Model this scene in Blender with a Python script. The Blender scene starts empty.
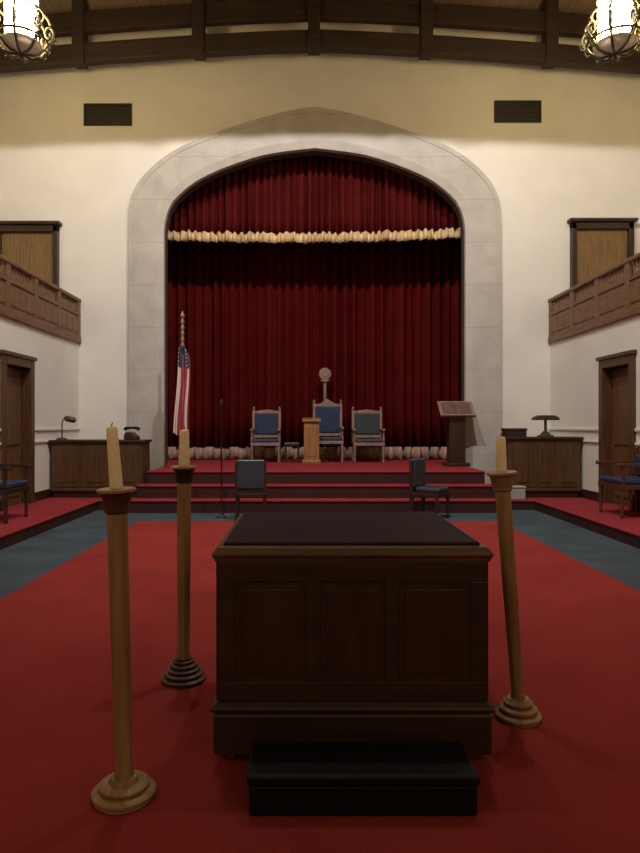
import bpy, bmesh, math, random
from mathutils import Vector, Matrix
random.seed(7)
PI = math.pi
S = bpy.context.scene
COL = S.collection
F = 640.0

# ------------------------------------------------------------------ materials
def srgb(r, g, b):
    f = lambda c: (c/255/12.92) if c/255 <= .04045 else ((c/255+.055)/1.055)**2.4
    return (f(r), f(g), f(b), 1)

def mat(name, col, rough=.6, metal=0.0, var=.15, scale=6.0, bump=0.0, bscale=40.0, stretch=(1,1,1), emit=None, spec=.5, sheen=0.0):
    m = bpy.data.materials.new(name); m.use_nodes = True
    nt = m.node_tree; N = nt.nodes; L = nt.links
    b = N['Principled BSDF']
    b.inputs['Roughness'].default_value = rough
    b.inputs['Metallic'].default_value = metal
    b.inputs['Specular IOR Level'].default_value = spec
    if sheen: b.inputs['Sheen Weight'].default_value = sheen
    tc = N.new('ShaderNodeTexCoord'); mp = N.new('ShaderNodeMapping')
    mp.inputs['Scale'].default_value = stretch
    L.new(tc.outputs['Object'], mp.inputs['Vector'])
    nz = N.new('ShaderNodeTexNoise'); nz.inputs['Scale'].default_value = scale; nz.inputs['Detail'].default_value = 5
    L.new(mp.outputs['Vector'], nz.inputs['Vector'])
    cr = N.new('ShaderNodeValToRGB')
    lo = [max(0, c*(1-var)) for c in col[:3]]+[1]; hi = [min(1, c*(1+var)) for c in col[:3]]+[1]
    cr.color_ramp.elements[0].position = .3; cr.color_ramp.elements[0].color = lo
    cr.color_ramp.elements[1].position = .7; cr.color_ramp.elements[1].color = hi
    L.new(nz.outputs['Fac'], cr.inputs['Fac']); L.new(cr.outputs['Color'], b.inputs['Base Color'])
    if bump:
        n2 = N.new('ShaderNodeTexNoise'); n2.inputs['Scale'].default_value = bscale; n2.inputs['Detail'].default_value = 4
        L.new(mp.outputs['Vector'], n2.inputs['Vector'])
        bp = N.new('ShaderNodeBump'); bp.inputs['Strength'].default_value = bump; bp.inputs['Distance'].default_value = .02
        L.new(n2.outputs['Fac'], bp.inputs['Height']); L.new(bp.outputs['Normal'], b.inputs['Normal'])
    if emit:
        b.inputs['Emission Color'].default_value = emit[0]; b.inputs['Emission Strength'].default_value = emit[1]
    return m

M = {}
M['wall']   = mat('cream plaster', (.685,.64,.575,1), .9, var=.04, scale=1.5, bump=.1, bscale=30)
M['stone']  = mat('grey cast stone', (.43,.385,.345,1), .85, var=.10, scale=3, bump=.25, bscale=60)
M['trimw']  = mat('pale painted trim', (.74,.66,.54,1), .6, var=.03)
M['red']    = mat('red carpet', (.29,.034,.028,1), .95, var=.14, scale=1.3, bump=.5, bscale=250, spec=.1)
M['redst']  = mat('stair carpet', (.29,.033,.038,1), .95, var=.14, scale=3, bump=.5, bscale=250, spec=.1)
M['blue']   = mat('grey blue carpet', (.066,.083,.096,1), .95, var=.2, scale=2, bump=.5, bscale=250, spec=.1)
M['drape']  = mat('red velvet', (.080,.0065,.006,1), .9, var=.15, scale=2, bump=.2, bscale=80, spec=.0)
M['val']    = mat('valance velvet', (.080,.0085,.008,1), .9, var=.15, scale=2, bump=.2, bscale=80, spec=.0)
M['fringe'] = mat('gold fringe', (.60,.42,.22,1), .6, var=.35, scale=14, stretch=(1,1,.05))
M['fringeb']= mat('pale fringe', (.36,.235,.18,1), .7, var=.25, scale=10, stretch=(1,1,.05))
M['wood']   = mat('brown oak', (.080,.036,.013,1), .45, var=.35, scale=3, stretch=(8,8,.8), bump=.1, bscale=20)
M['rail']   = mat('railing oak', (.155,.075,.032,1), .5, var=.3, scale=3, stretch=(8,1,8))
M['dark']   = mat('dark stained wood', (.030,.013,.007,1), .4, var=.3, scale=3, stretch=(8,8,.8))
M['beam']   = mat('dark roof timber', (.034,.017,.010,1), .7, var=.35, scale=2, stretch=(.6,6,6), bump=.2, bscale=12)
M['boards'] = mat('ceiling boards', (.27,.18,.12,1), .8, var=.3, scale=2, stretch=(8,.5,1), bump=.1, bscale=12)
M['altar']  = mat('altar walnut', (.036,.019,.007,1), .38, var=.35, scale=2.5, stretch=(1,1,8), bump=.05)
M['altarp'] = mat('altar panel walnut', (.043,.019,.008,1), .38, var=.35, scale=2.5, stretch=(8,8,1), bump=.05)
M['ltop']   = mat('dark plum leather', (.022,.007,.015,1), .6, var=.25, scale=5, bump=.15, bscale=120, spec=.15)
M['blk']    = mat('black vinyl', (.004,.004,.0045,1), .5, var=.2, scale=6, bump=.15, bscale=120, spec=.25)
M['stand']  = mat('stand oak', (.30,.175,.070,1), .45, var=.25, scale=3, stretch=(10,10,.8), bump=.08)
M['standd'] = mat('stand mahogany', (.085,.026,.012,1), .4, var=.3, scale=3, stretch=(10,10,.8))
M['standl'] = mat('stand pale rim', (.40,.24,.13,1), .4, var=.2, scale=6)
M['wax']    = mat('cream candle', (.92,.76,.50,1), .45, var=.06, scale=8)
M['wick']   = mat('candle wick', (.03,.02,.015,1), .9)
M['leather']= mat('blue leather', (.020,.038,.085,1), .32, var=.2, scale=6, bump=.1, bscale=80)
M['leatherg']= mat('grey blue leather', (.032,.042,.058,1), .35, var=.2, scale=6, bump=.1, bscale=80)
M['chairw'] = mat('carved chair wood', (.24,.14,.10,1), .4, var=.3, scale=4, stretch=(6,6,1))
M['oakl']   = mat('light oak', (.27,.125,.04,1), .45, var=.25, scale=3, stretch=(8,8,.8))
M['brass']  = mat('brass', (.55,.36,.13,1), .35, metal=.9, var=.15)
M['iron']   = mat('bronzed iron', (.060,.048,.024,1), .5, metal=.4, var=.3)
M['vent']   = mat('vent metal', (.020,.012,.010,1), .6)
M['lamp']   = mat('frosted lamp glass', (.9,.85,.7,1), .4, var=.02, emit=((1,.78,.36,1), 62.0))
M['bowl']   = mat('amber glass', (.75,.66,.50,1), .25, var=.3, scale=12)
M['greyb']  = mat('grey painted box', (.36,.32,.28,1), .7, var=.05)
M['door']   = mat('door oak', (.115,.052,.018,1), .45, var=.3, scale=3, stretch=(8,8,.8))
M['doorg']  = mat('gallery door oak', (.165,.092,.030,1), .5, var=.25, scale=3, stretch=(8,8,.8))
M['stagein']= mat('dark stage surface', (.05,.035,.03,1), .9)
M['riser']  = mat('shaded red riser', (.034,.003,.004,1), .7, var=.2, scale=4)  # stair carpet red darkened, so the colour carries the shade on the risers
M['rimw']  = mat('lit rim walnut', (.10,.052,.022,1), .35, var=.3, scale=3, stretch=(1,1,6))  # lighter copy of the altar walnut, paints light falling on the rim
M['paper']  = mat('open book pages', (.11,.055,.045,1), .7, var=.1)

# ------------------------------------------------------------------ mesh helpers
class MB:
    def __init__(s): s.b = bmesh.new()
    def box(s, x0,x1,y0,y1,z0,z1, mtx=None):
        c = [(x0,y0,z0),(x1,y0,z0),(x1,y1,z0),(x0,y1,z0),(x0,y0,z1),(x1,y0,z1),(x1,y1,z1),(x0,y1,z1)]
        v = [s.b.verts.new(mtx @ Vector(p) if mtx else p) for p in c]
        for f in ((0,3,2,1),(4,5,6,7),(0,1,5,4),(1,2,6,5),(2,3,7,6),(3,0,4,7)): s.b.faces.new([v[i] for i in f])
        return s
    def lathe(s, prof, seg=32, o=(0,0,0), flute=0, fl_amt=0.0, mtx=None):
        rings = []
        for (r, z) in prof:
            ring = []
            for i in range(seg):
                a = 2*PI*i/seg
                rr = r*(1 - (fl_amt*(.5+.5*math.cos(a*flute)) if flute else 0))
                p = Vector((o[0]+rr*math.cos(a), o[1]+rr*math.sin(a), o[2]+z))
                ring.append(s.b.verts.new(mtx @ p if mtx else p))
            rings.append(ring)
        for k in range(len(rings)-1):
            for i in range(seg):
                j = (i+1) % seg
                s.b.faces.new((rings[k][i], rings[k][j], rings[k+1][j], rings[k+1][i]))
        s.b.faces.new(list(reversed(rings[0]))); s.b.faces.new(rings[-1])
        return s
    def tube(s, pts, r, seg=8):
        pts = [Vector(p) for p in pts]; rings = []
        n = len(pts); ref = Vector((.31,.17,.93))
        for k, p in enumerate(pts):
            t = (pts[min(k+1,n-1)] - pts[max(k-1,0)]).normalized()
            a = t.cross(ref)
            if a.length < .05: a = t.cross(Vector((1,0,0)))
            a.normalize(); b = t.cross(a)
            rr = r[k] if isinstance(r, (list,tuple)) else r
            rings.append([s.b.verts.new(p + a*rr*math.cos(2*PI*i/seg) + b*rr*math.sin(2*PI*i/seg)) for i in range(seg)])
        for k in range(n-1):
            for i in range(seg):
                j = (i+1) % seg
                s.b.faces.new((rings[k][i], rings[k][j], rings[k+1][j], rings[k+1][i]))
        s.b.faces.new(list(reversed(rings[0]))); s.b.faces.new(rings[-1])
        return s
    def prism(s, poly, y0, y1, axis='y'):          # poly in (x,z), extruded along y  (axis 'x': poly in (y,z), along x)
        mk = (lambda p, t: (p[0], t, p[1])) if axis == 'y' else (lambda p, t: (t, p[0], p[1]))
        a = [s.b.verts.new(mk(p, y0)) for p in poly]; b = [s.b.verts.new(mk(p, y1)) for p in poly]
        n = len(poly)
        s.b.faces.new(a); s.b.faces.new(list(reversed(b)))
        for i in range(n):
            j = (i+1) % n; s.b.faces.new((a[j], a[i], b[i], b[j]))
        return s
    def strip(s, A, B):                            # quads between two polylines
        a = [s.b.verts.new(p) for p in A]; b = [s.b.verts.new(p) for p in B]
        for i in range(len(a)-1): s.b.faces.new((a[i], a[i+1], b[i+1], b[i]))
        return s
    def build(s, name, m, parent=None, bevel=0.0, smooth=False, seg=2):
        bmesh.ops.recalc_face_normals(s.b, faces=s.b.faces[:])
        me = bpy.data.meshes.new(name); s.b.to_mesh(me); s.b.free()
        me.materials.append(M[m] if isinstance(m, str) else m)
        o = bpy.data.objects.new(name, me); COL.objects.link(o)
        if parent is not None: o.parent = parent
        if smooth:
            for p in me.polygons: p.use_smooth = True
            try: me.set_sharp_from_angle(angle=math.radians(40))
            except Exception: pass
        if bevel:
            bv = o.modifiers.new('edge', 'BEVEL'); bv.width = bevel; bv.segments = seg; bv.limit_method = 'ANGLE'
        return o

def tag(o, label, cat, group=None):
    o['label'] = label; o['category'] = cat
    if group: o['group'] = group
    return o
def thing(name, label, cat, loc, rz=0, group=None):
    o = bpy.data.objects.new(name, None); COL.objects.link(o)
    o.location = loc; o.rotation_euler = (0,0,rz); o.empty_display_size = .1
    return tag(o, label, cat, group)
def struct(o, label=None, cat=None):
    o['kind'] = 'structure'
    if label: tag(o, label, cat)
    return o
def PX(px, Y): return (px-305)/F*Y - .2          # lateral position of a point seen at column px at distance Y
def PZ(py, Y): return 1.5 + (425-py)/F*Y

# ------------------------------------------------------------------ setting
WY = 13.3; WX = 4.9; GX = 8.0; PH = .17; SZ = .67; CEDGE = 9.85; BY = -4.0
def ceil_z(x): return 10.38 - .07*abs(x)

struct(MB().box(-GX, GX, BY, WY+3.5, -.2, 0).build('floor', 'blue'), 'grey blue carpeted floor showing as a border around the red carpet', 'floor')
tag(MB().box(-2.8, 2.8, BY+.8, 9.9, 0, .012).build('carpet', 'red'), 'large red carpet under the altar and candle stands, bordered by grey blue', 'carpet')

# front wall with pointed arch opening
def catmull(P, n=8):
    Q = [P[0]] + P + [P[-1]]; out = []
    for i in range(1, len(Q)-2):
        p0,p1,p2,p3 = [Vector((*q,0)) for q in Q[i-1:i+3]]
        for k in range(n):
            t = k/n
            v = .5*((2*p1)+(-p0+p2)*t+(2*p0-5*p1+4*p2-p3)*t*t+(-p0+3*p1-3*p2+p3)*t**3)
            out.append((v.x, v.y))
    out.append(P[-1]); return out
kk = WY/F
def arch(h, base):
    half = [(w*kk, PZ(y, WY)) for (w, y) in h]
    c = catmull(half)
    left = [(-x, z) for x, z in c]; right = [(x, z) for x, z in reversed(c)][1:]
    return [(left[0][0], base)] + left + right + [(right[-1][0], base)]
inner = arch([(150.5,228),(147,213),(138,198),(110,177),(55,156.5),(0,148.5)], PH)
outer = arch([(185,208),(174,182),(140,152.5),(85,130),(30,114),(0,109)], PH)
def resamp(P, n):
    d = [0]
    for a, b in zip(P, P[1:]): d.append(d[-1]+math.dist(a, b))
    out = []; k = 0
    for i in range(n):
        t = d[-1]*i/(n-1)
        while k < len(d)-2 and d[k+1] < t: k += 1
        u = (t-d[k])/max(1e-9, d[k+1]-d[k]); out.append((P[k][0]+(P[k+1][0]-P[k][0])*u, P[k][1]+(P[k+1][1]-P[k][1])*u))
    return out
m = MB()
T = .32; top = 11.0
iw = inner[0][0]*1.012
m.box(-GX, iw, WY, WY+T, -.2, top); m.box(-iw, GX, WY, WY+T, -.2, top)
inw = [(x*1.012, SZ+(z-SZ)*1.005) for x, z in inner]
ip = inw[1:-1]
m.strip([(x, WY, z) for x, z in ip], [(x, WY, top) for x, z in ip])
m.strip([(x, WY+T, z) for x, z in ip], [(x, WY+T, top) for x, z in ip])
struct(m.build('wall_front', 'wall'), 'cream plaster end wall around the stage arch', 'wall')
# stone surround: face band with chamfered inner edge and deep reveal
NA = 121
oo = resamp(outer, NA); ii = resamp(inner, NA)
mid = [(a[0]+(b[0]-a[0])*.80, a[1]+(b[1]-a[1])*.80) for a, b in zip(oo, ii)]
m2 = [(a[0]+(b[0]-a[0])*.12, a[1]+(b[1]-a[1])*.12) for a, b in zip(oo, ii)]
m = MB()
yf = WY-.10
path = [([(x, WY, z) for x, z in oo]), ([(x, yf, z) for x, z in oo]), ([(x, yf, z) for x, z in m2]), ([(x, yf+.012, z) for x, z in m2]), ([(x, yf+.012, z) for x, z in mid]),
        ([(x, yf+.07, z) for x, z in ii]), ([(x, yf+.20, z) for x, z in ii])]
for A, B in zip(path, path[1:]): m.strip(A, B)
bmesh.ops.remove_doubles(m.b, verts=m.b.verts[:], dist=1e-5)
st = m.build('trim_1', 'stone'); struct(st, 'grey stone arch surround framing the stage curtain', 'arch')
m = MB(); m.strip([(x, yf+.20, z) for x, z in ii], [(x, WY+T+.02, z) for x, z in ii]); struct(m.build('trim_4', 'stagein'))  # reveal strip coloured darker than the stone band
# stone joints in material
M['wax'].node_tree.nodes['Principled BSDF'].inputs['Subsurface Weight'].default_value = .9
M['wax'].node_tree.nodes['Principled BSDF'].inputs['Subsurface Radius'].default_value = (.05,.035,.02)
M['wax'].node_tree.nodes['Principled BSDF'].inputs['Subsurface Scale'].default_value = 1.0
nt = M['stone'].node_tree; N = nt.nodes; L = nt.links
tc = N.new('ShaderNodeTexCoord'); sp = N.new('ShaderNodeSeparateXYZ'); L.new(tc.outputs['Object'], sp.inputs[0])
md = N.new('ShaderNodeMath'); md.operation = 'PINGPONG'; md.inputs[1].default_value = .44; L.new(sp.outputs['Z'], md.inputs[0])
lt = N.new('ShaderNodeMath'); lt.operation = 'LESS_THAN'; lt.inputs[1].default_value = .008; L.new(md.outputs[0], lt.inputs[0])
mx = N.new('ShaderNodeMix'); mx.data_type = 'RGBA'; mx.blend_type = 'MULTIPLY'
bs = N['Principled BSDF']; src = bs.inputs['Base Color'].links[0].from_socket
L.new(lt.outputs[0], mx.inputs[0]); L.new(src, mx.inputs[6]); mx.inputs[7].default_value = (.82,.8,.8,1); L.new(mx.outputs[2], bs.inputs['Base Color'])

# side walls: lower wall with a doorway, upper outer wall of the gallery
D0, D1, DT = 9.98, 10.9, 2.48
for sgn, side in ((-1,'left'), (1,'right')):
    m = MB()
    a, b = sorted((sgn*WX, sgn*(WX+.3)))
    m.box(a,b, BY, D0, -.2, 3.2); m.box(a,b, D1, WY, -.2, 3.2); m.box(a,b, D0, D1, DT, 3.2)
    a2, b2 = sorted((sgn*GX, sgn*(GX+.2)))
    m.box(a2,b2, BY, WY, -.2, top)
    struct(m.build('wall_'+side, 'wall'), 'cream plaster side wall with the wooden door, under the gallery' if sgn<0 else 'cream plaster side wall opposite, with a door behind the armchair', 'wall')
    a3, b3 = sorted((sgn*WX, sgn*GX))
    struct(MB().box(a3, b3, BY, WY, 3.2, 3.36).build('gallery_floor', 'wall'))
    # platform along the wall
    c, d = sorted((sgn*3.85, sgn*(GX)))
    c2, d2 = sorted((sgn*3.22, sgn*3.86))
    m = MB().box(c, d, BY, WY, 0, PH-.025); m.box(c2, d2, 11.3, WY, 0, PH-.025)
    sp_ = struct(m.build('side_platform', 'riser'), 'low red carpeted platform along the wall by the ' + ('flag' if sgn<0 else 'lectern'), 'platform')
    m = MB()
    P5 = [(sgno*1.0, yy) for sgno, yy in ((3.835,BY),(3.835,11.28),(3.22,11.28),(3.22,WY),(GX,WY),(GX,BY))]
    lo_ = [m.b.verts.new((sgn*x, y, PH-.025)) for x, y in P5]; hi_ = [m.b.verts.new((sgn*x, y, PH)) for x, y in P5]
    m.b.faces.new(lo_); m.b.faces.new(hi_)
    for i in range(6): m.b.faces.new((lo_[i], lo_[(i+1)%6], hi_[(i+1)%6], hi_[i]))
    m.build('tread', 'redst', sp_, bevel=.008)
    # baseboard + chair rail
    e, f = sorted((sgn*WX, sgn*(WX-.03)))
    m = MB(); m.box(e,f, D1+.12, WY, PH, PH+.16); m.box(e,f, BY, D0-.12, PH, PH+.16)
    struct(m.build('baseboard_'+side, 'dark'))
    m = MB()
    for z0, z1 in ((1.40,1.45),(1.19,1.23)):
        m.box(e,f, D1+.13, WY, z0, z1); m.box(e,f, BY, D0-.13, z0, z1)
    struct(m.build('trim_%d' % (2 if sgn<0 else 3), 'trimw', bevel=.006))
    # lower door
    dn = 'door_%d' % (1 if sgn<0 else 2)
    lx = sgn*(WX+.12)
    g, h = sorted((lx, lx+sgn*.05))
    m = MB(); m.box(g,h, D0+.03, D1-.03, PH, DT-.03)
    for (y0,y1) in ((D0+.12,D0+.46),(D1-.46,D1-.12)):
        for (z0,z1) in ((PH+.15,PH+.85),(PH+1.0,DT-.2)):
            u, w = sorted((lx, lx-sgn*.02)); m.box(u,w, y0,y1,z0,z1)
    dl = struct(m.build(dn, 'door', bevel=.008), 'brown wooden door in the wall beside the ' + ('desk lamp with bent neck' if sgn<0 else 'flat shaded desk lamp'), 'door')
    m = MB(); u, w = sorted((sgn*(WX-.05), sgn*(WX+.26)))
    m.box(u,w, D0-.12, D0+.02, PH, DT+.12); m.box(u,w, D1-.02, D1+.12, PH, DT+.12); m.box(u,w, D0+.02, D1-.02, DT-.02, DT+.12)
    u, w = sorted((sgn*(WX-.08), sgn*(WX)))
    m.box(u,w, D0-.16, D1+.16, DT+.12, DT+.18)
    m.build('door_frame', 'wood', dl, bevel=.008)
    m = MB(); m.lathe([(.03,-.0),(.03,.01),(.012,.02),(.012,.05),(.03,.06),(.03,.085),(.015,.1)], 14, mtx=Matrix.Translation((lx-sgn*.0, D0+.10, PH+1.0)) @ Matrix.Rotation(-sgn*PI/2, 4, 'Y'))
    m.build('door_handle', 'brass', dl, smooth=True)
    # gallery door on the end wall
    gd = 'door_%d' % (3 if sgn<0 else 4)
    xa, xb = sorted((sgn*5.40, sgn*6.48)); zt = 5.49 if sgn<0 else 5.55
    m = MB(); m.box(xa, xb, WY-.045, WY-.005, 3.36, zt)
    mm = MB()
    cx = (xa+xb)/2
    for (x0,x1) in ((xa+.10,cx-.05),(cx+.05,xb-.10)):
        for (z0,z1) in ((3.5,4.3),(4.45,zt-.25)): m.box(x0,x1, WY-.06, WY-.045, z0, z1)
    gl = struct(m.build(gd, 'doorg', bevel=.006), 'tan wooden gallery door above the ' + ('left' if sgn<0 else 'right') + ' balcony railing', 'door')
    m = MB(); m.box(xa-.10, xa, WY-.12, WY, 3.36, zt+.12); m.box(xb, xb+.10, WY-.12, WY, 3.36, zt+.12); m.box(xa-.10, xb+.10, WY-.12, WY, zt, zt+.14)
    m.box(xa-.16, xb+.16, WY-.18, WY, zt+.14, zt+.20)
    m.build('door_frame', 'dark', gl, bevel=.006)
    # balcony railing
    rl = thing('balcony_railing', 'carved oak balcony railing on the gallery over the ' + ('door beside the bent neck lamp' if sgn<0 else 'door behind the blue armchair'), 'railing', (sgn*WX, 0, 3.19))
    q = lambda a_, b_: sorted((sgn*a_, sgn*b_))
    Y0, Y1 = 3.0, WY
    x0, x1 = q(-.055, 0); MB().box(x0,x1, Y0,Y1, 0,.14).build('bottom_rail', 'rail', rl, bevel=.012)
    x0, x1 = q(-.025, 0); m = MB().box(x0,x1, Y0,Y1, .14,.56)
    ys = [Y1-.09 - i*1.05 for i in range(10)]
    xq = q(-.040, 0)
    for i in range(9):
        n = 3; wseg = (1.05-.16)/n
        for k in range(n):
            y1 = ys[i]-.10-k*wseg; m.box(xq[0],xq[1], y1-wseg+.04, y1, .20, .50)
    m.build('panel', 'rail', rl, bevel=.01)
    x0, x1 = q(-.045, .06); MB().box(x0,x1, Y0,Y1, .56,.62).build('middle_rail', 'rail', rl, bevel=.008)
    x0, x1 = q(-.06, .09); MB().box(x0,x1, Y0,Y1, .85,.92).build('top_rail', 'rail', rl, bevel=.015)
    for y in ys:
        x0, x1 = q(-.048, 0); MB().box(x0,x1, y-.07,y+.07, .14,.85).build('post', 'rail', rl, bevel=.01)
    for i in range(9):
        for k in range(8):
            y = ys[i]-.15-k*.107
            MB().lathe([(.02,.62),(.028,.66),(.018,.70),(.030,.75),(.018,.79),(.026,.82),(.02,.85)], 8, (sgn*.01, y, 0)).build('baluster', 'rail', rl, smooth=True)

struct(MB().box(-GX, GX, BY-.2, BY, -.2, top).build('wall_back', 'wall'))
# ceiling, gently pitched boards
m = MB()
m.prism([(-GX-.2, ceil_z(GX)), (0, ceil_z(0)), (GX+.2, ceil_z(GX)), (GX+.2, 11.2), (-GX-.2, 11.2)], BY, WY)
struct(m.build('ceiling', 'boards'), 'brown boarded ceiling above the dark timbers', 'ceiling')

# roof truss in front of the end wall
def truss(label, TY, zc, ze, gap, uth, depth, posts):
    Z0 = 8.4
    tt = thing('roof_truss', label, 'truss', (0, TY, Z0))
    f = lambda x: zc+(ze-zc)*(abs(x)/6.3)**1.35
    xs = [-7.9+15.8*i/40 for i in range(41)]
    def chord(off, th, name, dp):
        m = MB(); R4 = []
        for x in xs:
            z = f(x)-Z0+off
            R4.append([m.b.verts.new(p) for p in ((x,-dp,z),(x,dp,z),(x,dp,z+th),(x,-dp,z+th))])
        for A, B in zip(R4, R4[1:]):
            for i in range(4): m.b.faces.new((A[i],A[(i+1)%4],B[(i+1)%4],B[i]))
        m.b.faces.new(R4[0]); m.b.faces.new(R4[-1])
        return m.build(name, 'beam', tt, bevel=.02)
    chord(0, .37, 'lower_chord', depth); chord(.37+gap, uth, 'upper_chord', depth*.8)
    for x in posts:
        MB().box(x-.12, x+.12, -depth-.05, depth+.05, f(x)-Z0-.02, ceil_z(x)-Z0-.02).build('post', 'beam', tt, bevel=.015)
TY = 12.8
truss('dark arched roof timbers crossing in front of the cream end wall', TY, PZ(50.5,TY), PZ(71,TY), .24, .40, .10, [PX(px, TY) for px in (-30, 80, 199, 314, 426, 550, 665)])
truss('unseen dark roof timbers over the chandeliers, closed up solid to shade the upper wall', 9.75, 8.63, 8.42, 0.0, 1.25, .12, [PX(px, TY) for px in (-30, 80, 199, 314, 426, 550, 665)])  # out of view, made solid to keep flood light off the upper wall
rb = thing('ridge_beam', 'dark timber ridge beam running along the middle of the ceiling', 'beam', (0, 6, 9.95))
MB().box(-.32, .32, -9.5, 6.5, 0, .40).build('beam', 'beam', rb, bevel=.02)
for i in range(2):
    pass

# wall vents
for k, (p0,p1,q0,q1,lab) in enumerate(((84,132,104,126,'dark wall vent grille high on the cream wall, nearer the flag side'),(494,541,101,123,'dark wall vent grille high on the cream wall, nearer the lectern side'))):
    xa, xb, za, zb = PX(p0,WY), PX(p1,WY), PZ(q1,WY), PZ(q0,WY)
    v = thing('wall_vent', lab, 'vent', ((xa+xb)/2, WY, za), 0)
    w = (xb-xa)/2; h = zb-za
    m = MB(); m.box(-w,w,-.03,0,0,.04); m.box(-w,w,-.03,0,h-.04,h); m.box(-w,-w+.04,-.03,0,.04,h-.04); m.box(w-.04,w,-.03,0,.04,h-.04)
    m.build('frame', 'vent', v)
    m = MB(); m.box(-w+.04,w-.04,-.008,0,.04,h-.04)
    n = 7
    for i in range(n):
        z = .06+(h-.12)*i/(n-1)
        m.box(-w+.04,w-.04,-.012,.012,-.004,.004, Matrix.Translation((0,-.016,z)) @ Matrix.Rotation(.6,4,'X'))
    m.build('grille', 'vent', v)

# ------------------------------------------------------------------ stage
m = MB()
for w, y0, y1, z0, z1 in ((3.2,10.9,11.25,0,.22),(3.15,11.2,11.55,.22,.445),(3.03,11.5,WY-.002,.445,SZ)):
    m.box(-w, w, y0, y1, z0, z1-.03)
so = struct(m.build('stage_steps', 'riser'), 'three red carpeted steps with shade-darkened risers leading up to the stage', 'steps')
for w, y0, y1, z1 in ((3.2,10.9,11.20,.22),(3.15,11.2,11.50,.445),(3.03,11.5,WY-.002,SZ)):
    MB().box(-w-.01, w+.01, y0-.02, y1, z1-.03, z1).build('tread', 'redst', so, bevel=.012)
m = MB(); m.box(-3.9, 3.9, WY, WY+3.5, 0, SZ)
struct(m.build('floor_stage', 'redst'), 'red carpeted stage floor under the officers chairs', 'floor')
m = MB(); m.box(-4.1,-3.9, WY+T, WY+3.7, 0, 9.5); m.box(3.9,4.1, WY+T, WY+3.7, 0, 9.5); m.box(-4.1,4.1, WY+3.5, WY+3.7, 0, 9.5); m.box(-4.1,4.1,WY+T,WY+3.7,9.5,9.7)
struct(m.build('wall_stage', 'stagein'))

def curtain(name, x0, x1, Y, zb, zt, pitch, amp, m_, parent, seed, sag=None, nz=10, per=7):
    r = random.Random(seed); n = int((x1-x0)/pitch*per)
    # pleat phase with irregular widths
    ph = [0]; 
    for i in range(n): ph.append(ph[-1]+2*PI/per*(.7+.6*r.random()))
    amps = [amp*(.55+.9*r.random()) for _ in range(int(ph[-1]/(2*PI))+3)]
    mb = MB(); rows = []
    for k in range(nz+1):
        t = k/nz; row = []
        for i in range(n+1):
            x = x0+(x1-x0)*i/n
            a = amps[int(ph[i]/(2*PI))]
            z_b = zb + (sag(x) if sag else 0)
            z = z_b+(zt-z_b)*t
            row.append(mb.b.verts.new((x + .012*math.sin(3*t+ph[i]*.31), Y + a*math.sin(ph[i]) + .25*a*math.sin(ph[i]*.37+2*t), z)))
        rows.append(row)
    for k in range(nz):
        for i in range(n): mb.b.faces.new((rows[k][i],rows[k][i+1],rows[k+1][i+1],rows[k+1][i]))
    o = mb.build(name, m_, parent, smooth=True)
    sd = o.modifiers.new('cloth', 'SOLIDIFY'); sd.thickness = .01
    return o
CY = 15.25
ct = thing('stage_curtain', 'full-width dark red velvet curtain hanging to the stage floor behind the chairs', 'curtain', (0, CY, SZ))
curtain('drape', -3.8, .06, 0, .30, 8.3, .22, .075, 'drape', ct, 3)
curtain('drape', -.06, 3.8, .05, .30, 8.3, .22, .075, 'drape', ct, 5)
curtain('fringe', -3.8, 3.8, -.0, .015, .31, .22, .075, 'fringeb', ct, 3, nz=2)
VY = 13.98
vt = thing('valance', 'pleated red velvet valance edged with gold fringe across the arch top', 'valance', (0, VY, 0))
sagf = lambda x: .10*(x/3.7)**2 + .03*x/3.7 + .012*math.sin(x*9)
vb = PZ(234, VY)
curtain('drape', -3.8, 3.8, 0, vb, 9.2, .16, .06, 'val', vt, 11, sag=lambda x: sagf(x))
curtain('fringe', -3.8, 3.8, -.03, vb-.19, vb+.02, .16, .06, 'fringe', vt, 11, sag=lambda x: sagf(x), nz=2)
# keep fringe top following the sag
fr = [c for c in vt.children if c.name.startswith('fringe')][0]
for v in fr.data.vertices:
    if v.co.z > vb: v.co.z = vb + .02 + sagf(v.co.x)

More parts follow.
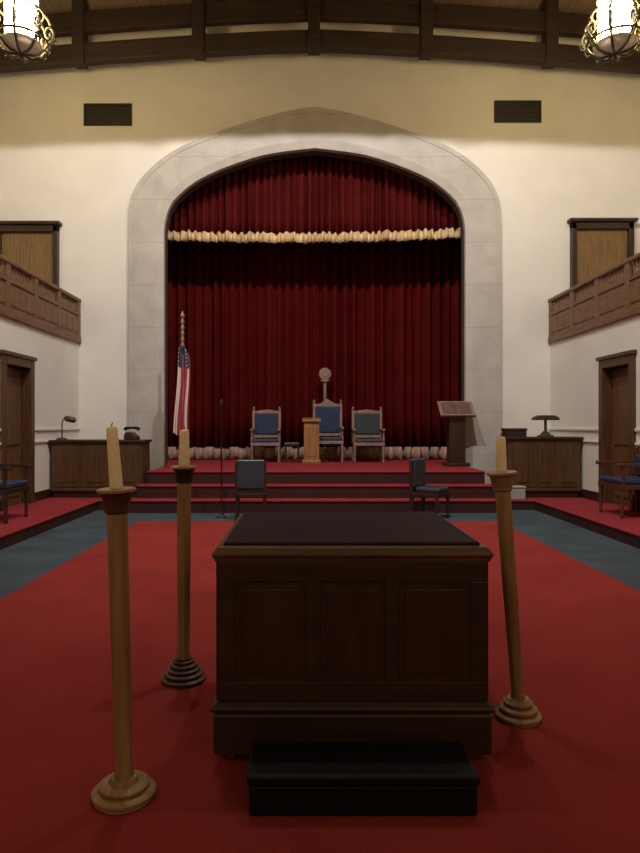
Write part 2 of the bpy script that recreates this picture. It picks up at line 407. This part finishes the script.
# ------------------------------------------------------------------ chairs
def armchair(label, loc, rz, w=.62, d=.58, sh=.46, bh=1.18, arms=True, lea='leather', crest=.02, wood='chairw', group=None):
    t = thing('armchair' if arms else 'chair', label, 'chair', loc, rz, group)
    hw = w/2; l = .03
    for sx in (-1, 1):
        MB().lathe([(.020,0),(.028,.03),(.020,.06),(.026,sh*.55),(.032,sh*.75),(.026,sh-.10),(.030,sh-.02)], 10, (sx*(hw-.035), -d/2+.035, 0)).build('leg', wood, t, smooth=True)
        m = MB(); m.box(sx*(hw-.035)-.025, sx*(hw-.035)+.025, d/2-.06, d/2, 0, sh-.02); m.build('leg', wood, t, bevel=.006)
    MB().box(-hw+.005, hw-.005, -d/2, d/2, sh-.09, sh-.02).build('seat_frame', wood, t, bevel=.008)
    MB().box(-hw+.03, hw-.03, -d/2+.01, d/2-.09, sh-.02, sh+.06).build('seat', lea, t, bevel=.03, seg=4)
    m = MB()
    for sx in (-1, 1):
        m.box(sx*(hw-.035)-.03, sx*(hw-.035)+.03, d/2-.06, d/2, sh-.02, bh-.05)
    bz0 = sh+.16 if arms else sh+.05; bz1 = bh-.10 if arms else bh-.02; px_ = .060 if arms else .035
    m.box(-hw+.05, hw-.05, d/2-.055, d/2-.005, bz0-.08, bz0)
    m.prism([(-hw+.05, bh-.11), (hw-.05, bh-.11), (hw-.05, bh-.06), (hw*.5, bh-.04), (0, bh-.06+crest+.02), (-hw*.5, bh-.04), (-hw+.05, bh-.06)], d/2-.055, d/2-.005)
    bf = m.build('back_frame', wood, t, bevel=.005)
    for sx in (-1, 1) if arms else ():
        MB().lathe([(.03,0),(.038,.02),(.02,.035),(.03,.06),(.008,.10)], 10, (sx*(hw-.035), d/2-.03, bh-.05)).build('finial', wood, bf, smooth=True)
    MB().box(-hw+px_, hw-px_, d/2-.085, d/2+(-.015 if arms else .012), bz0, bz1).build('backrest', lea, t, bevel=.025, seg=4)
    if arms:
        for sx in (-1, 1):
            x = sx*(hw-.03)
            m = MB(); m.box(x-.032, x+.032, -d/2-.01, d/2-.06, sh+.24, sh+.285)
            m.lathe([(.034,0),(.04,.02),(.034,.055)], 10, (x, -d/2-.005, sh+.235))
            ar = m.build('arm', wood, t, bevel=.006)
            MB().lathe([(.022,sh-.02),(.030,sh+.06),(.018,sh+.12),(.028,sh+.19),(.022,sh+.24)], 10, (x, -d/2+.05, 0)).build('arm_post', wood, ar, smooth=True)
    return t
CYY = 14.3
armchair('blue leather armchair on the stage, nearest the flag', (PX(266,CYY), CYY, SZ), 0, w=.66, bh=1.20)
armchair('tall centre armchair on the stage with a blue leather back, behind the oak pedestal', (PX(328,CYY), CYY+.05, SZ), 0, w=.68, bh=1.36, sh=.50, crest=.10)
armchair('blue leather armchair on the stage, nearest the lectern', (PX(368,CYY), CYY, SZ), 0, w=.70, bh=1.20, lea='leatherg')
armchair('grey-backed armless chair at the foot of the steps beside the thin staff', (PX(251,10.22), 10.22, 0), PI+.06, w=.50, d=.5, sh=.45, bh=.98, arms=False, lea='leatherg', crest=.0, wood='dark')
armchair('armless chair at the foot of the steps turned towards the lectern side', (PX(430,10.32), 10.32, 0), .95, w=.50, d=.5, sh=.45, bh=.98, arms=False, lea='leatherg', crest=.0, wood='dark')
armchair('blue seated armchair on the side platform in front of the door below the desk lamp', (4.58, 9.42, PH), -PI/2, w=.72, d=.62, sh=.50, bh=.98, wood='standd')
armchair('blue seated armchair on the side platform by the door on the flag side', (-4.50, 8.95, PH), PI/2, w=.70, d=.60, sh=.48, bh=.96, wood='dark')

# pedestal in front of the centre chair
PY = 13.85
p = thing('pedestal', 'light oak pedestal desk standing before the tall centre chair', 'pedestal', (PX(311.5,PY), PY, SZ))
MB().box(-.20,.20,-.17,.17,0,.08).build('base', 'oakl', p, bevel=.012)
m = MB().box(-.165,.165,-.14,.14,.08,.90); m.box(-.12,.12,-.15,-.14,.16,.80); m.build('body', 'oakl', p, bevel=.008)
m = MB(); m.prism([(-.19,.90),(.19,.95),(.19,.99),(-.19,.94)], -.20, .20, 'x'); m.build('top', 'oakl', p, bevel=.008)
# low stool
s = thing('stool', 'low dark stool between the flag-side armchair and the oak pedestal', 'stool', (PX(292,14.3), 14.3, SZ))
MB().box(-.17,.17,-.15,.15,.36,.44).build('seat', 'dark', s, bevel=.015)
for sx in (-1,1):
    for sy in (-1,1): MB().box(sx*.14-.02, sx*.14+.02, sy*.12-.02, sy*.12+.02, 0,.36).build('leg', 'dark', s, bevel=.004)
# emblem staff behind the centre chair
sy_ = 14.86
st_ = thing('emblem_staff', 'brass staff with a round topped emblem rising behind the tall centre chair', 'staff', (PX(325,sy_), sy_, SZ))
MB().lathe([(.12,0),(.12,.03),(.06,.06),(.03,.10)], 24).build('base', 'brass', st_, smooth=True)
zt_ = PZ(381,sy_)-SZ
MB().lathe([(.022,.10),(.022,zt_-.5),(.045,zt_-.45),(.04,zt_-.05),(.07,zt_-.02),(.03,zt_)], 14).build('pole', 'chairw', st_, smooth=True)
m = MB(); 
m.lathe([(.02,-.03),(.13,-.03),(.15,0),(.13,.03),(.02,.03)], 24, mtx=Matrix.Translation((0,0,zt_+.16)) @ Matrix.Rotation(PI/2,4,'X'))
m.lathe([(.08,-.05),(.08,.05)], 4, mtx=Matrix.Translation((0,0,zt_+.16)) @ Matrix.Rotation(PI/2,4,'X'))
m.box(-.10,.10,-.03,.03,zt_-.005,zt_+.03)
m.build('emblem', 'chairw', st_, bevel=.004)

# lectern by the arch
LY = 12.95
l_ = thing('lectern', 'dark wooden lectern with a slanted top beside the stone arch', 'lectern', (PX(456,LY), LY, SZ))
MB().box(-.24,.24,-.20,.20,0,.07).build('base', 'dark', l_, bevel=.012)
m = MB().box(-.16,.16,-.13,.13,.07,1.08); m.box(-.11,.11,-.14,-.13,.16,.98); m.build('body', 'dark', l_, bevel=.008)
R_ = Matrix.Translation((0,-.02,1.15)) @ Matrix.Rotation(math.radians(40),4,'X')
m = MB().box(-.35,.35,-.24,.24,-.02,.02, R_); m.box(-.35,.35,-.26,-.22,.02,.055, R_); m.box(-.20,.20,-.10,.12,-.10,-.02, R_)
m.build('top', 'chairw', l_, bevel=.006)
m = MB()
for sx in (-1,1):
    pts = [(0,.022),(.08,.045),(.20,.038),(.29,.026)]
    for a_, b_ in zip(pts, pts[1:]):
        v = [m.b.verts.new(R_ @ Vector(pp)) for pp in ((sx*a_[0],-.20,a_[1]),(sx*b_[0],-.20,b_[1]),(sx*b_[0],.18,b_[1]),(sx*a_[0],.18,a_[1]),(sx*a_[0],-.20,.021),(sx*b_[0],-.20,.021),(sx*b_[0],.18,.021),(sx*a_[0],.18,.021))]
        for f_ in ((0,1,2,3),(4,5,6,7),(0,1,5,4),(3,2,6,7)): m.b.faces.new([v[i] for i in f_])
bk = m.build('book', 'paper'); bk.location = l_.location
tag(bk, 'open book lying on the slanted lectern top', 'book')

# flag on a pole
FY = 12.15; fx = PX(182.5, FY)
fl = thing('flag', 'furled American flag on a dark pole by the stone arch', 'flag', (fx, FY, SZ))
ph_ = PZ(316,FY)-SZ
MB().lathe([(.17,0),(.17,.03),(.12,.05),(.05,.09),(.03,.16)], 24).build('base', 'brass', fl, smooth=True)
prof = [(.018,.16),(.018,ph_-.62)]
for i in range(5):
    z = ph_-.60+i*.11; prof += [(.02,z),(.036,z+.03),(.036,z+.06),(.02,z+.09)]
prof += [(.02,ph_-.05),(.03,ph_-.03),(.045,ph_),(.02,ph_+.06),(.002,ph_+.1)]
MB().lathe(prof, 12).build('pole', 'chairw', fl, smooth=True)
# cloth: rows run down the fly, columns across the hoist, gathered in folds
mf = bpy.data.materials.new('flag cloth'); mf.use_nodes = True
nt = mf.node_tree; N = nt.nodes; L = nt.links; b = N['Principled BSDF']; b.inputs['Roughness'].default_value = .8
uv = N.new('ShaderNodeUVMap'); sp = N.new('ShaderNodeSeparateXYZ'); L.new(uv.outputs[0], sp.inputs[0])
def mth(op, a, bb=None):
    n = N.new('ShaderNodeMath'); n.operation = op
    for i, q in enumerate((a, bb)):
        if q is None: continue
        if isinstance(q, (int,float)): n.inputs[i].default_value = q
        else: L.new(q, n.inputs[i])
    return n.outputs[0]
def mixc(f, a, c):
    n = N.new('ShaderNodeMix'); n.data_type = 'RGBA'; L.new(f, n.inputs[0])
    for i, q in ((6,a),(7,c)):
        if isinstance(q, tuple): n.inputs[i].default_value = q
        else: L.new(q, n.inputs[i])
    return n.outputs[2]
U = sp.outputs['X']; V = sp.outputs['Y']
odd = mth('LESS_THAN', mth('MODULO', mth('MULTIPLY', U, 13.0), 2.0), 1.0)
stripes = mixc(odd, (.62,.50,.44,1), (.30,.03,.035,1))
canton = mth('MULTIPLY', mth('LESS_THAN', U, 10/13), mth('LESS_THAN', V, .24))
sx_ = mth('SUBTRACT', mth('FRACT', mth('MULTIPLY', U, 13/7*5.0)), .5); sy2 = mth('SUBTRACT', mth('FRACT', mth('MULTIPLY', V, 4.17*5.0)), .5)
rad = mth('ADD', mth('MULTIPLY', sx_, sx_), mth('MULTIPLY', sy2, sy2))
star = mth('LESS_THAN', rad, .03)
col = mixc(canton, stripes, mixc(star, (.030,.042,.075,1), (.5,.45,.42,1)))
L.new(col, b.inputs['Base Color'])
bmf = bmesh.new(); uvl = bmf.loops.layers.uv.new('UVMap')
nu, nv = 78, 40; grid = []; ztop = PZ(346,FY)-SZ; zbot = PZ(434,FY)-SZ
for j in range(nv+1):
    v = j/nv; row = []
    for i in range(nu+1):
        u = i/nu
        fold = u*5.0*2*PI
        wdt = (.125+.045*v)*(1 if v>.08 else .75+.25*v/.08)
        x = wdt*(math.cos(fold*.5)*.62 + (u-.5)*.75) + .02*math.sin(v*5) + .035*(1-v)
        y = -.075 + (.075+.02*v)*math.sin(fold) + .015*math.sin(v*7+u*9)
        z = ztop + (zbot-ztop)*v + .10*(u-.5)*(v>.5)*(v-.5)*2 + (.06*math.sin(u*11))*v**3 - .35*(1-v)**4*u*.5
        row.append((bmf.verts.new((x,y,z)), u, v))
    grid.append(row)
for j in range(nv):
    for i in range(nu):
        q4 = (grid[j][i],grid[j][i+1],grid[j+1][i+1],grid[j+1][i])
        fc = bmf.faces.new([q_[0] for q_ in q4]); fc.smooth = True
        for lp, q_ in zip(fc.loops, q4): lp[uvl].uv = (q_[1], q_[2])
me = bpy.data.meshes.new('cloth'); bmf.to_mesh(me); bmf.free(); me.materials.append(mf)
fc_ = bpy.data.objects.new('cloth', me); COL.objects.link(fc_); fc_.parent = fl

# thin staff by the deacon chair
RY = 10.35
r_ = thing('staff', 'thin dark wooden staff standing upright in a small base at the steps', 'staff', (PX(221.5,RY), RY, 0))
MB().lathe([(.07,0),(.07,.02),(.03,.05),(.018,.12)], 16).build('base', 'iron', r_, smooth=True)
MB().lathe([(.012,.12),(.012,1.80),(.025,1.82),(.03,1.86),(.012,1.92)], 10).build('pole', 'dark', r_, smooth=True)

# grey box at the end of the steps
gx = thing('box', 'small pale grey box on the side platform at the end of the steps', 'box', (PX(516,11.45), 11.45, PH))
MB().box(-.14,.14,-.10,.10,0,.21).build('body', 'greyb', gx, bevel=.015)
MB().box(-.15,.15,-.11,.11,.21,.24).build('lid', 'greyb', gx, bevel=.008)

# ------------------------------------------------------------------ cabinets at the sides
def cabinet(label, xa, xb, Yf, zt):
    t = thing('cabinet', label, 'cabinet', ((xa+xb)/2, Yf+.28, PH)); w = (xb-xa)/2; h = zt-PH
    MB().box(-w+.03, w-.03, -.24, .28, 0, .12).build('plinth', 'dark', t, bevel=.008)
    m = MB().box(-w, w, -.26, .28, .12, h-.05)
    m.box(-w-.01, w+.01, -.275,.28,.12,.17)
    m.build('body', 'wood', t, bevel=.006)
    n = 3; pw = (2*w-.10)/n
    for i in range(n):
        x0 = -w+.05+i*pw
        m = MB()
        m.box(x0+.02, x0+pw-.02, -.272,-.26, .20, h-.10); m.box(x0+.10, x0+pw-.10, -.284,-.272, .28, h-.18)
        m.build('panel', 'wood', t, bevel=.006)
    MB().box(-w-.04, w+.04, -.31, .29, h-.05, h).build('top', 'dark', t, bevel=.012)
    return t
CF = 11.68
cabinet('low panelled wooden cabinet against the wall on the flag side', -4.84, PX(142.5,CF), CF, PZ(440,CF))
cabinet('low panelled wooden cabinet against the wall on the lectern side, with flat shaded lamp', PX(509,CF), 4.84, CF, PZ(437,CF))
zl, zr = PZ(440,CF), PZ(437,CF)
# bent neck lamp
t = thing('desk_lamp', 'small dark desk lamp with a bent neck on the flag-side cabinet', 'lamp', (PX(62,11.9), 11.9, zl))
MB().lathe([(.10,0),(.10,.02),(.03,.045)], 20).build('base', 'iron', t, smooth=True)
MB().tube([(0,0,.04),(0,0,.30),(.02,0,.37),(.07,0,.40),(.13,0,.39)], .012).build('neck', 'iron', t, smooth=True)
m = MB(); m.lathe([(.025,-.02),(.055,.02),(.055,.16),(.03,.20)], 16, mtx=Matrix.Translation((.06,0,.40)) @ Matrix.Rotation(PI/2+.22,4,'Y'))
m.build('lamp_shade', 'iron', t, smooth=True)
# flat shaded lamp
t = thing('desk_lamp', 'dark desk lamp with a flat wide shade on the lectern-side cabinet', 'lamp', (PX(545.5,11.9), 11.9, zr))
MB().lathe([(.15,0),(.15,.02),(.10,.04),(.06,.09),(.03,.11)], 20).build('base', 'iron', t, smooth=True)
MB().tube([(0,0,.10),(0,0,.33)], .025).build('neck', 'iron', t, smooth=True)
m = MB(); m.prism([(-.24,.31),(.24,.31),(.22,.36),(.14,.40),(-.14,.40),(-.22,.36)], -.09, .09); m.build('lamp_shade', 'iron', t, bevel=.01)
# dark boxes
t = thing('box', 'flat dark wooden box on the lectern-side cabinet beside the lamp', 'box', (PX(514,11.92), 11.92, zr))
MB().box(-.19,.19,-.14,.14,0,.11).build('body', 'dark', t, bevel=.008); MB().box(-.20,.20,-.15,.15,.11,.16).build('lid', 'dark', t, bevel=.01)
t = thing('telephone', 'dark rounded desk telephone on the flag-side cabinet by the arch', 'telephone', (PX(132,11.92), 11.92, zl))
m = MB(); m.prism([(-.12,0),(.12,0),(.12,.05),(.02,.14),(-.08,.15),(-.12,.10)], -.13, .13); m.build('body', 'dark', t, bevel=.015)
m = MB(); m.tube([(-.14,0,.19),(-.10,0,.215),(0,0,.225),(.10,0,.215),(.14,0,.19)], [.035,.03,.022,.03,.035], 10); m.build('handset', 'blk', t, smooth=True)

# ------------------------------------------------------------------ altar
AX, AW, A0, A1 = .008, .604, 2.80, 3.88
CC = (A0+A1)/2; hd = (A1-A0)/2
AL = thing('altar', 'large dark wooden altar with plum leather top in the middle of the red carpet', 'altar', (AX, CC, .012))
def ring_prof(prof, name, m_, cap=True):           # rectangular moulding: list of (outset, z)
    b = MB(); rs = []
    for o_, z in prof:
        x = AW+o_; y = hd+o_
        rs.append([b.b.verts.new(p) for p in ((-x,-y,z),(x,-y,z),(x,y,z),(-x,y,z))])
    for k in range(len(rs)-1):
        for i in range(4):
            j = (i+1)%4; b.b.faces.new((rs[k][i],rs[k][j],rs[k+1][j],rs[k+1][i]))
    if cap: b.b.faces.new(list(reversed(rs[0]))); b.b.faces.new(rs[-1])
    return b.build(name, m_, AL, bevel=.004)
ring_prof([(-.01,.040),(.005,.048),(.005,.215),(-.005,.225),(.015,.235),(.018,.250),(.010,.258),(-.012,.275)], 'plinth', 'altar')
bd = ring_prof([(-.015,.275),(-.015,.888)], 'body', 'altar')
# frame and panel faces on the four sides
for side in range(4):
    L_, H_ = (AW, hd) if side % 2 == 0 else (hd, AW)
    R4 = Matrix.Rotation(side*PI/2, 4, 'Z')
    y = -(H_-.015)
    m = MB()
    m.box(-L_+.015, L_-.015, y-.010, y, .80, .888, R4); m.box(-L_+.015, L_-.015, y-.010, y, .275, .36, R4)
    n = 3; pw = (2*L_-.03-.05*4-.04)/3
    xs = [-L_+.015]
    m.box(-L_+.015, -L_+.085, y-.010, y, .36, .80, R4); m.box(L_-.085, L_-.015, y-.010, y, .36, .80, R4)
    span = 2*L_-.17
    for k in (1,2):
        x = -span/2+span*k/3; m.box(x-.03, x+.03, y-.010, y, .36, .80, R4)
    m.build('frame', 'altar', AL, bevel=.003)
    for k in range(3):
        xa = -span/2+span*k/3+(.03 if k else 0); xb = -span/2+span*(k+1)/3-(.03 if k<2 else 0)
        m = MB(); m.box(xa+.03, xb-.03, y-.006, y, .395, .765, R4)
        m.build('panel', 'altarp', AL, bevel=.008)
ring_prof([(-.015,.882),(.000,.890),(.004,.907),(.012,.914),(.012,.926),(-.010,.951),(-.03,.955)], 'cornice', 'rimw')
m = MB(); m.box(-AW+.035, AW-.035, -hd+.035, hd-.035, .951, .969); m.build('top', 'ltop', AL, bevel=.012, seg=3)
for sx in (-1,1):
    for sy in (-1,1):
        m = MB(); x = sx*(AW-.07); yy = sy*(hd-.06)
        m.lathe([(.012,-.011),(.020,-.009),(.021,0),(.020,.009),(.012,.011)], 14, mtx=Matrix.Translation((x,yy,.021)) @ Matrix.Rotation(PI/2,4,'Y'))
        m.box(x-.018,x+.018,yy-.012,yy+.012,.03,.045)
        m.build('caster', 'brass', AL, smooth=True)

# kneeler
kn = thing('kneeler', 'low black padded kneeling bench on the carpet in front of the altar', 'bench', (PX(362.5,2.46), 2.56, .012))
MB().box(-.435,.435,-.13,.13,0,.115).build('base', 'blk', kn, bevel=.008)
MB().box(-.445,.445,-.14,.14,.115,.160).build('cushion', 'blk', kn, bevel=.016, seg=4)

# ------------------------------------------------------------------ candle stands
def candle_stand(label, clabel, loc, lean, base, cap_m, rc, col_m, candle, leanc=0, flute=0, base_m='stand', hz=1.235):
    t = thing('candle_stand', label, 'candle stand', loc, 0, None)
    MB().lathe(base, 48).build('base', base_m, t, smooth=True)
    zb = base[-1][1]-.005
    R = Matrix.Translation((0,0,zb)) @ Matrix.Rotation(lean, 4, 'Y') @ Matrix.Translation((0,0,-zb))
    m = MB(); m.lathe([(rc[0]*1.2,zb),(rc[0]*1.2,zb+.012),(rc[0],zb+.03),((rc[0]+rc[1])/2*1.02,(zb+1.12)/2),(rc[1],hz-.10)], 48, flute=flute, fl_amt=.07 if flute else 0, mtx=R)
    m.build('column', col_m, t, smooth=True)
    m = MB(); m.lathe([(rc[1]*1.02,hz-.10),(rc[1]*1.25,hz-.092),(rc[1]*1.25,hz-.08),(.052,hz-.072),(.058,hz-.03),(.066,hz-.018)], 40, mtx=R)
    m.build('capital', cap_m, t, smooth=True)
    m = MB(); m.lathe([(.066,hz-.018),(.076,hz-.014),(.077,hz-.004),(.070,hz)], 40, mtx=R); m.build('plate', 'standl', t, smooth=True)
    # candle (own thing)
    topc = R @ Vector((0,0,hz))
    c = thing('candle', clabel, 'candle', (loc[0]+topc.x, loc[1]+topc.y, loc[2]+topc.z), 0, None)
    c.rotation_euler = (0, leanc if leanc else lean, 0)
    r0, h = candle
    MB().lathe([(r0*.98,-.001),(r0,.01),(r0*.84,h-.015),(r0*.72,h-.004),(r0*.5,h-.010),(r0*.15,h-.012)], 24).build('wax', 'wax', c, smooth=True)
    MB().tube([(0,0,h-.014),(.001,0,h+.004),(.005,0,h+.014)], .0022, 6).build('wick', 'wick', c)
    return t
CZ = .012
ring = lambda r, z0, z1, k=.012: [(r-k, z0), (r, z0+(z1-z0)*.3), (r, z0+(z1-z0)*.7), (r-k, z1)]
b1 = [(.118,0)] + ring(.126,.006,.034) + ring(.098,.038,.062) + [(.06,.064),(.052,.085)]
b2 = [(.120,0)] + ring(.128,.004,.030) + ring(.112,.032,.056) + ring(.094,.058,.080) + ring(.078,.082,.104) + ring(.062,.106,.126) + [(.05,.135)]
b3 = [(.106,0)] + ring(.114,.004,.034) + ring(.094,.036,.066) + ring(.072,.068,.096) + [(.052,.105)]
candle_stand('oak candle stand with a round ringed base, closest to the kneeler', 'leaning cream candle on the stand closest to the kneeler', (PX(124,2.565), 2.565, CZ), -math.radians(1.5), b1, 'standd', (.033,.041), 'stand', (.026,.25), leanc=math.radians(-4.5))
candle_stand('brown fluted candle stand with a stepped cone base, below the flag', 'cream candle on the fluted stand below the flag', (PX(183.5,3.73), 3.73, CZ), math.radians(.2), b2, 'dark', (.036,.040), 'stand', (.032,.215), flute=12, base_m='wood', hz=1.250)
candle_stand('oak candle stand leaning towards the altar on the lectern side', 'cream candle on the leaning stand beside the altar', (PX(518,3.25), 3.25, CZ), -math.radians(4.2), b3, 'stand', (.030,.039), 'stand', (.028,.18), leanc=math.radians(-1), hz=1.255)

# ------------------------------------------------------------------ chandeliers
def chandelier(label, x, y, zb):
    SC = 1.16; t = thing('chandelier', label, 'chandelier', (x, y, zb)); t.scale = (SC,)*3
    # bowl at the bottom with finial
    MB().lathe([(.015,.0),(.03,.02),(.012,.05),(.03,.07)], 14).build('finial', 'iron', t, smooth=True)
    MB().lathe([(.02,.07),(.12,.085),(.20,.12),(.25,.17),(.26,.20),(.24,.20),(.18,.135),(.02,.09)], 32).build('bowl', 'bowl', t, smooth=True)
    for R, z, w in ((.33,.235,.016),(.27,.62,.012)):
        pts = [(R*math.cos(2*PI*i/48), R*math.sin(2*PI*i/48), z) for i in range(49)]
        MB().tube(pts, w, 8).build('ring', 'iron', t, smooth=True)
    for k in range(8):
        a = 2*PI*k/8+.2; ca, sa = math.cos(a), math.sin(a)
        P = lambda r, z: (r*ca, r*sa, z)
        m = MB()
        m.tube([P(.03,.08),P(.14,.07),P(.22,.10),P(.29,.17),P(.33,.235)], .017, 8)
        # spiral scroll above the ring
        sc = [P(.33-.0*i,.235) for i in range(1)]
        for i in range(22):
            th = -PI/2 + i*.42; rr = .115*(1-i/26)
            sc.append(P(.335+rr*math.cos(th)*.6, .365+rr*math.sin(th)))
        m.tube(sc, .016, 8)
        m.tube([P(.33,.235),P(.40,.25),P(.42,.30),P(.39,.33),P(.36,.31)], .013, 8)
        m.tube([P(.36,.48),P(.33,.55),P(.27,.62)], .016, 8)
        m.tube([P(.33,.235),P(.36,.19),P(.33,.14),P(.29,.15),P(.30,.18)], .013, 8)
        m.build('scroll', 'iron', t, smooth=True)
    MB().lathe([(.05,.225),(.19,.235),(.205,.27),(.205,.80),(.19,.84),(.05,.86)], 32).build('lamp_shade', 'lamp', t, smooth=True)
    m = MB()
    for k in range(8):
        a = 2*PI*k/8; m.tube([(.21*math.cos(a),.21*math.sin(a),.235),(.212*math.cos(a),.212*math.sin(a),.84),(.02*math.cos(a),.02*math.sin(a),1.0)], .008, 6)
    m.lathe([(.05,.86),(.23,.87),(.10,.95),(.03,1.02)], 24)
    m.build('cage', 'iron', t, smooth=True)
    m = MB(); Hc = (ceil_z(x)-zb)/SC; n = int((Hc-1.02-.1)/.09)
    for i in range(n+1):
        z = 1.05+i*.09; ax = i % 2
        pts = [((.022*math.cos(q)) if ax else 0, 0 if ax else .022*math.cos(q), z+.055*math.sin(q)) for q in [2*PI*j/12 for j in range(13)]]
        m.tube(pts, .007, 5)
    m.lathe([(.03,Hc-.09),(.09,Hc-.05),(.10,Hc-.01)], 20)
    m.build('chain', 'iron', t, smooth=True)
    return t
CHY = 9.5
for px, lab in ((21,'wrought iron chandelier with a glowing lantern, hanging on the flag side'), (615,'wrought iron chandelier with a glowing lantern, hanging on the lectern side')):
    x = PX(px, CHY); zb = PZ(60, CHY)
    chandelier(lab, x, CHY, zb)
# unseen floods without fixtures, added behind the nearer truss to light the stage end
for x in (-1.3, 1.3):
    ld = bpy.data.lights.new('added flood', 'SPOT'); ld.energy = 1620; ld.color = (1,.97,.95)
    ld.spot_size = math.radians(156); ld.spot_blend = 1.0; ld.shadow_soft_size = .10
    lo = bpy.data.objects.new('added_flood', ld); COL.objects.link(lo); lo.location = (x, 6.0, 9.80)
    lo.rotation_euler = (Vector((x*2.2, 13.0, 3.0))-lo.location).to_track_quat('-Z','Y').to_euler()
for x in (-3.6, 3.6):  # weak fill added behind the camera, no fixtures there
    ld = bpy.data.lights.new('rear fill', 'POINT'); ld.energy = 110; ld.color = (1,.80,.56); ld.shadow_soft_size = .3
    lo = bpy.data.objects.new('rear_fill', ld); COL.objects.link(lo); lo.location = (x, -2.2, 5.6)
w = bpy.data.worlds.new('World'); S.world = w; w.use_nodes = True
w.node_tree.nodes['Background'].inputs[0].default_value = (1,.8,.6,1); w.node_tree.nodes['Background'].inputs[1].default_value = .01

# ------------------------------------------------------------------ camera
cd = bpy.data.cameras.new('camera'); cam = bpy.data.objects.new('camera', cd); COL.objects.link(cam); S.camera = cam
cd.sensor_fit = 'VERTICAL'; cd.sensor_height = 24.0; cd.lens = F/853*24.0; cd.clip_end = 100
cam.location = (-.2, 0, 1.5)
cam.rotation_euler = (PI/2, 0, 0)
cd.shift_x = 15/853; cd.shift_y = -1.5/853
S.view_settings.view_transform = 'Standard'; S.view_settings.look = 'None'
S.view_settings.exposure = 0.0; S.view_settings.gamma = 1.0
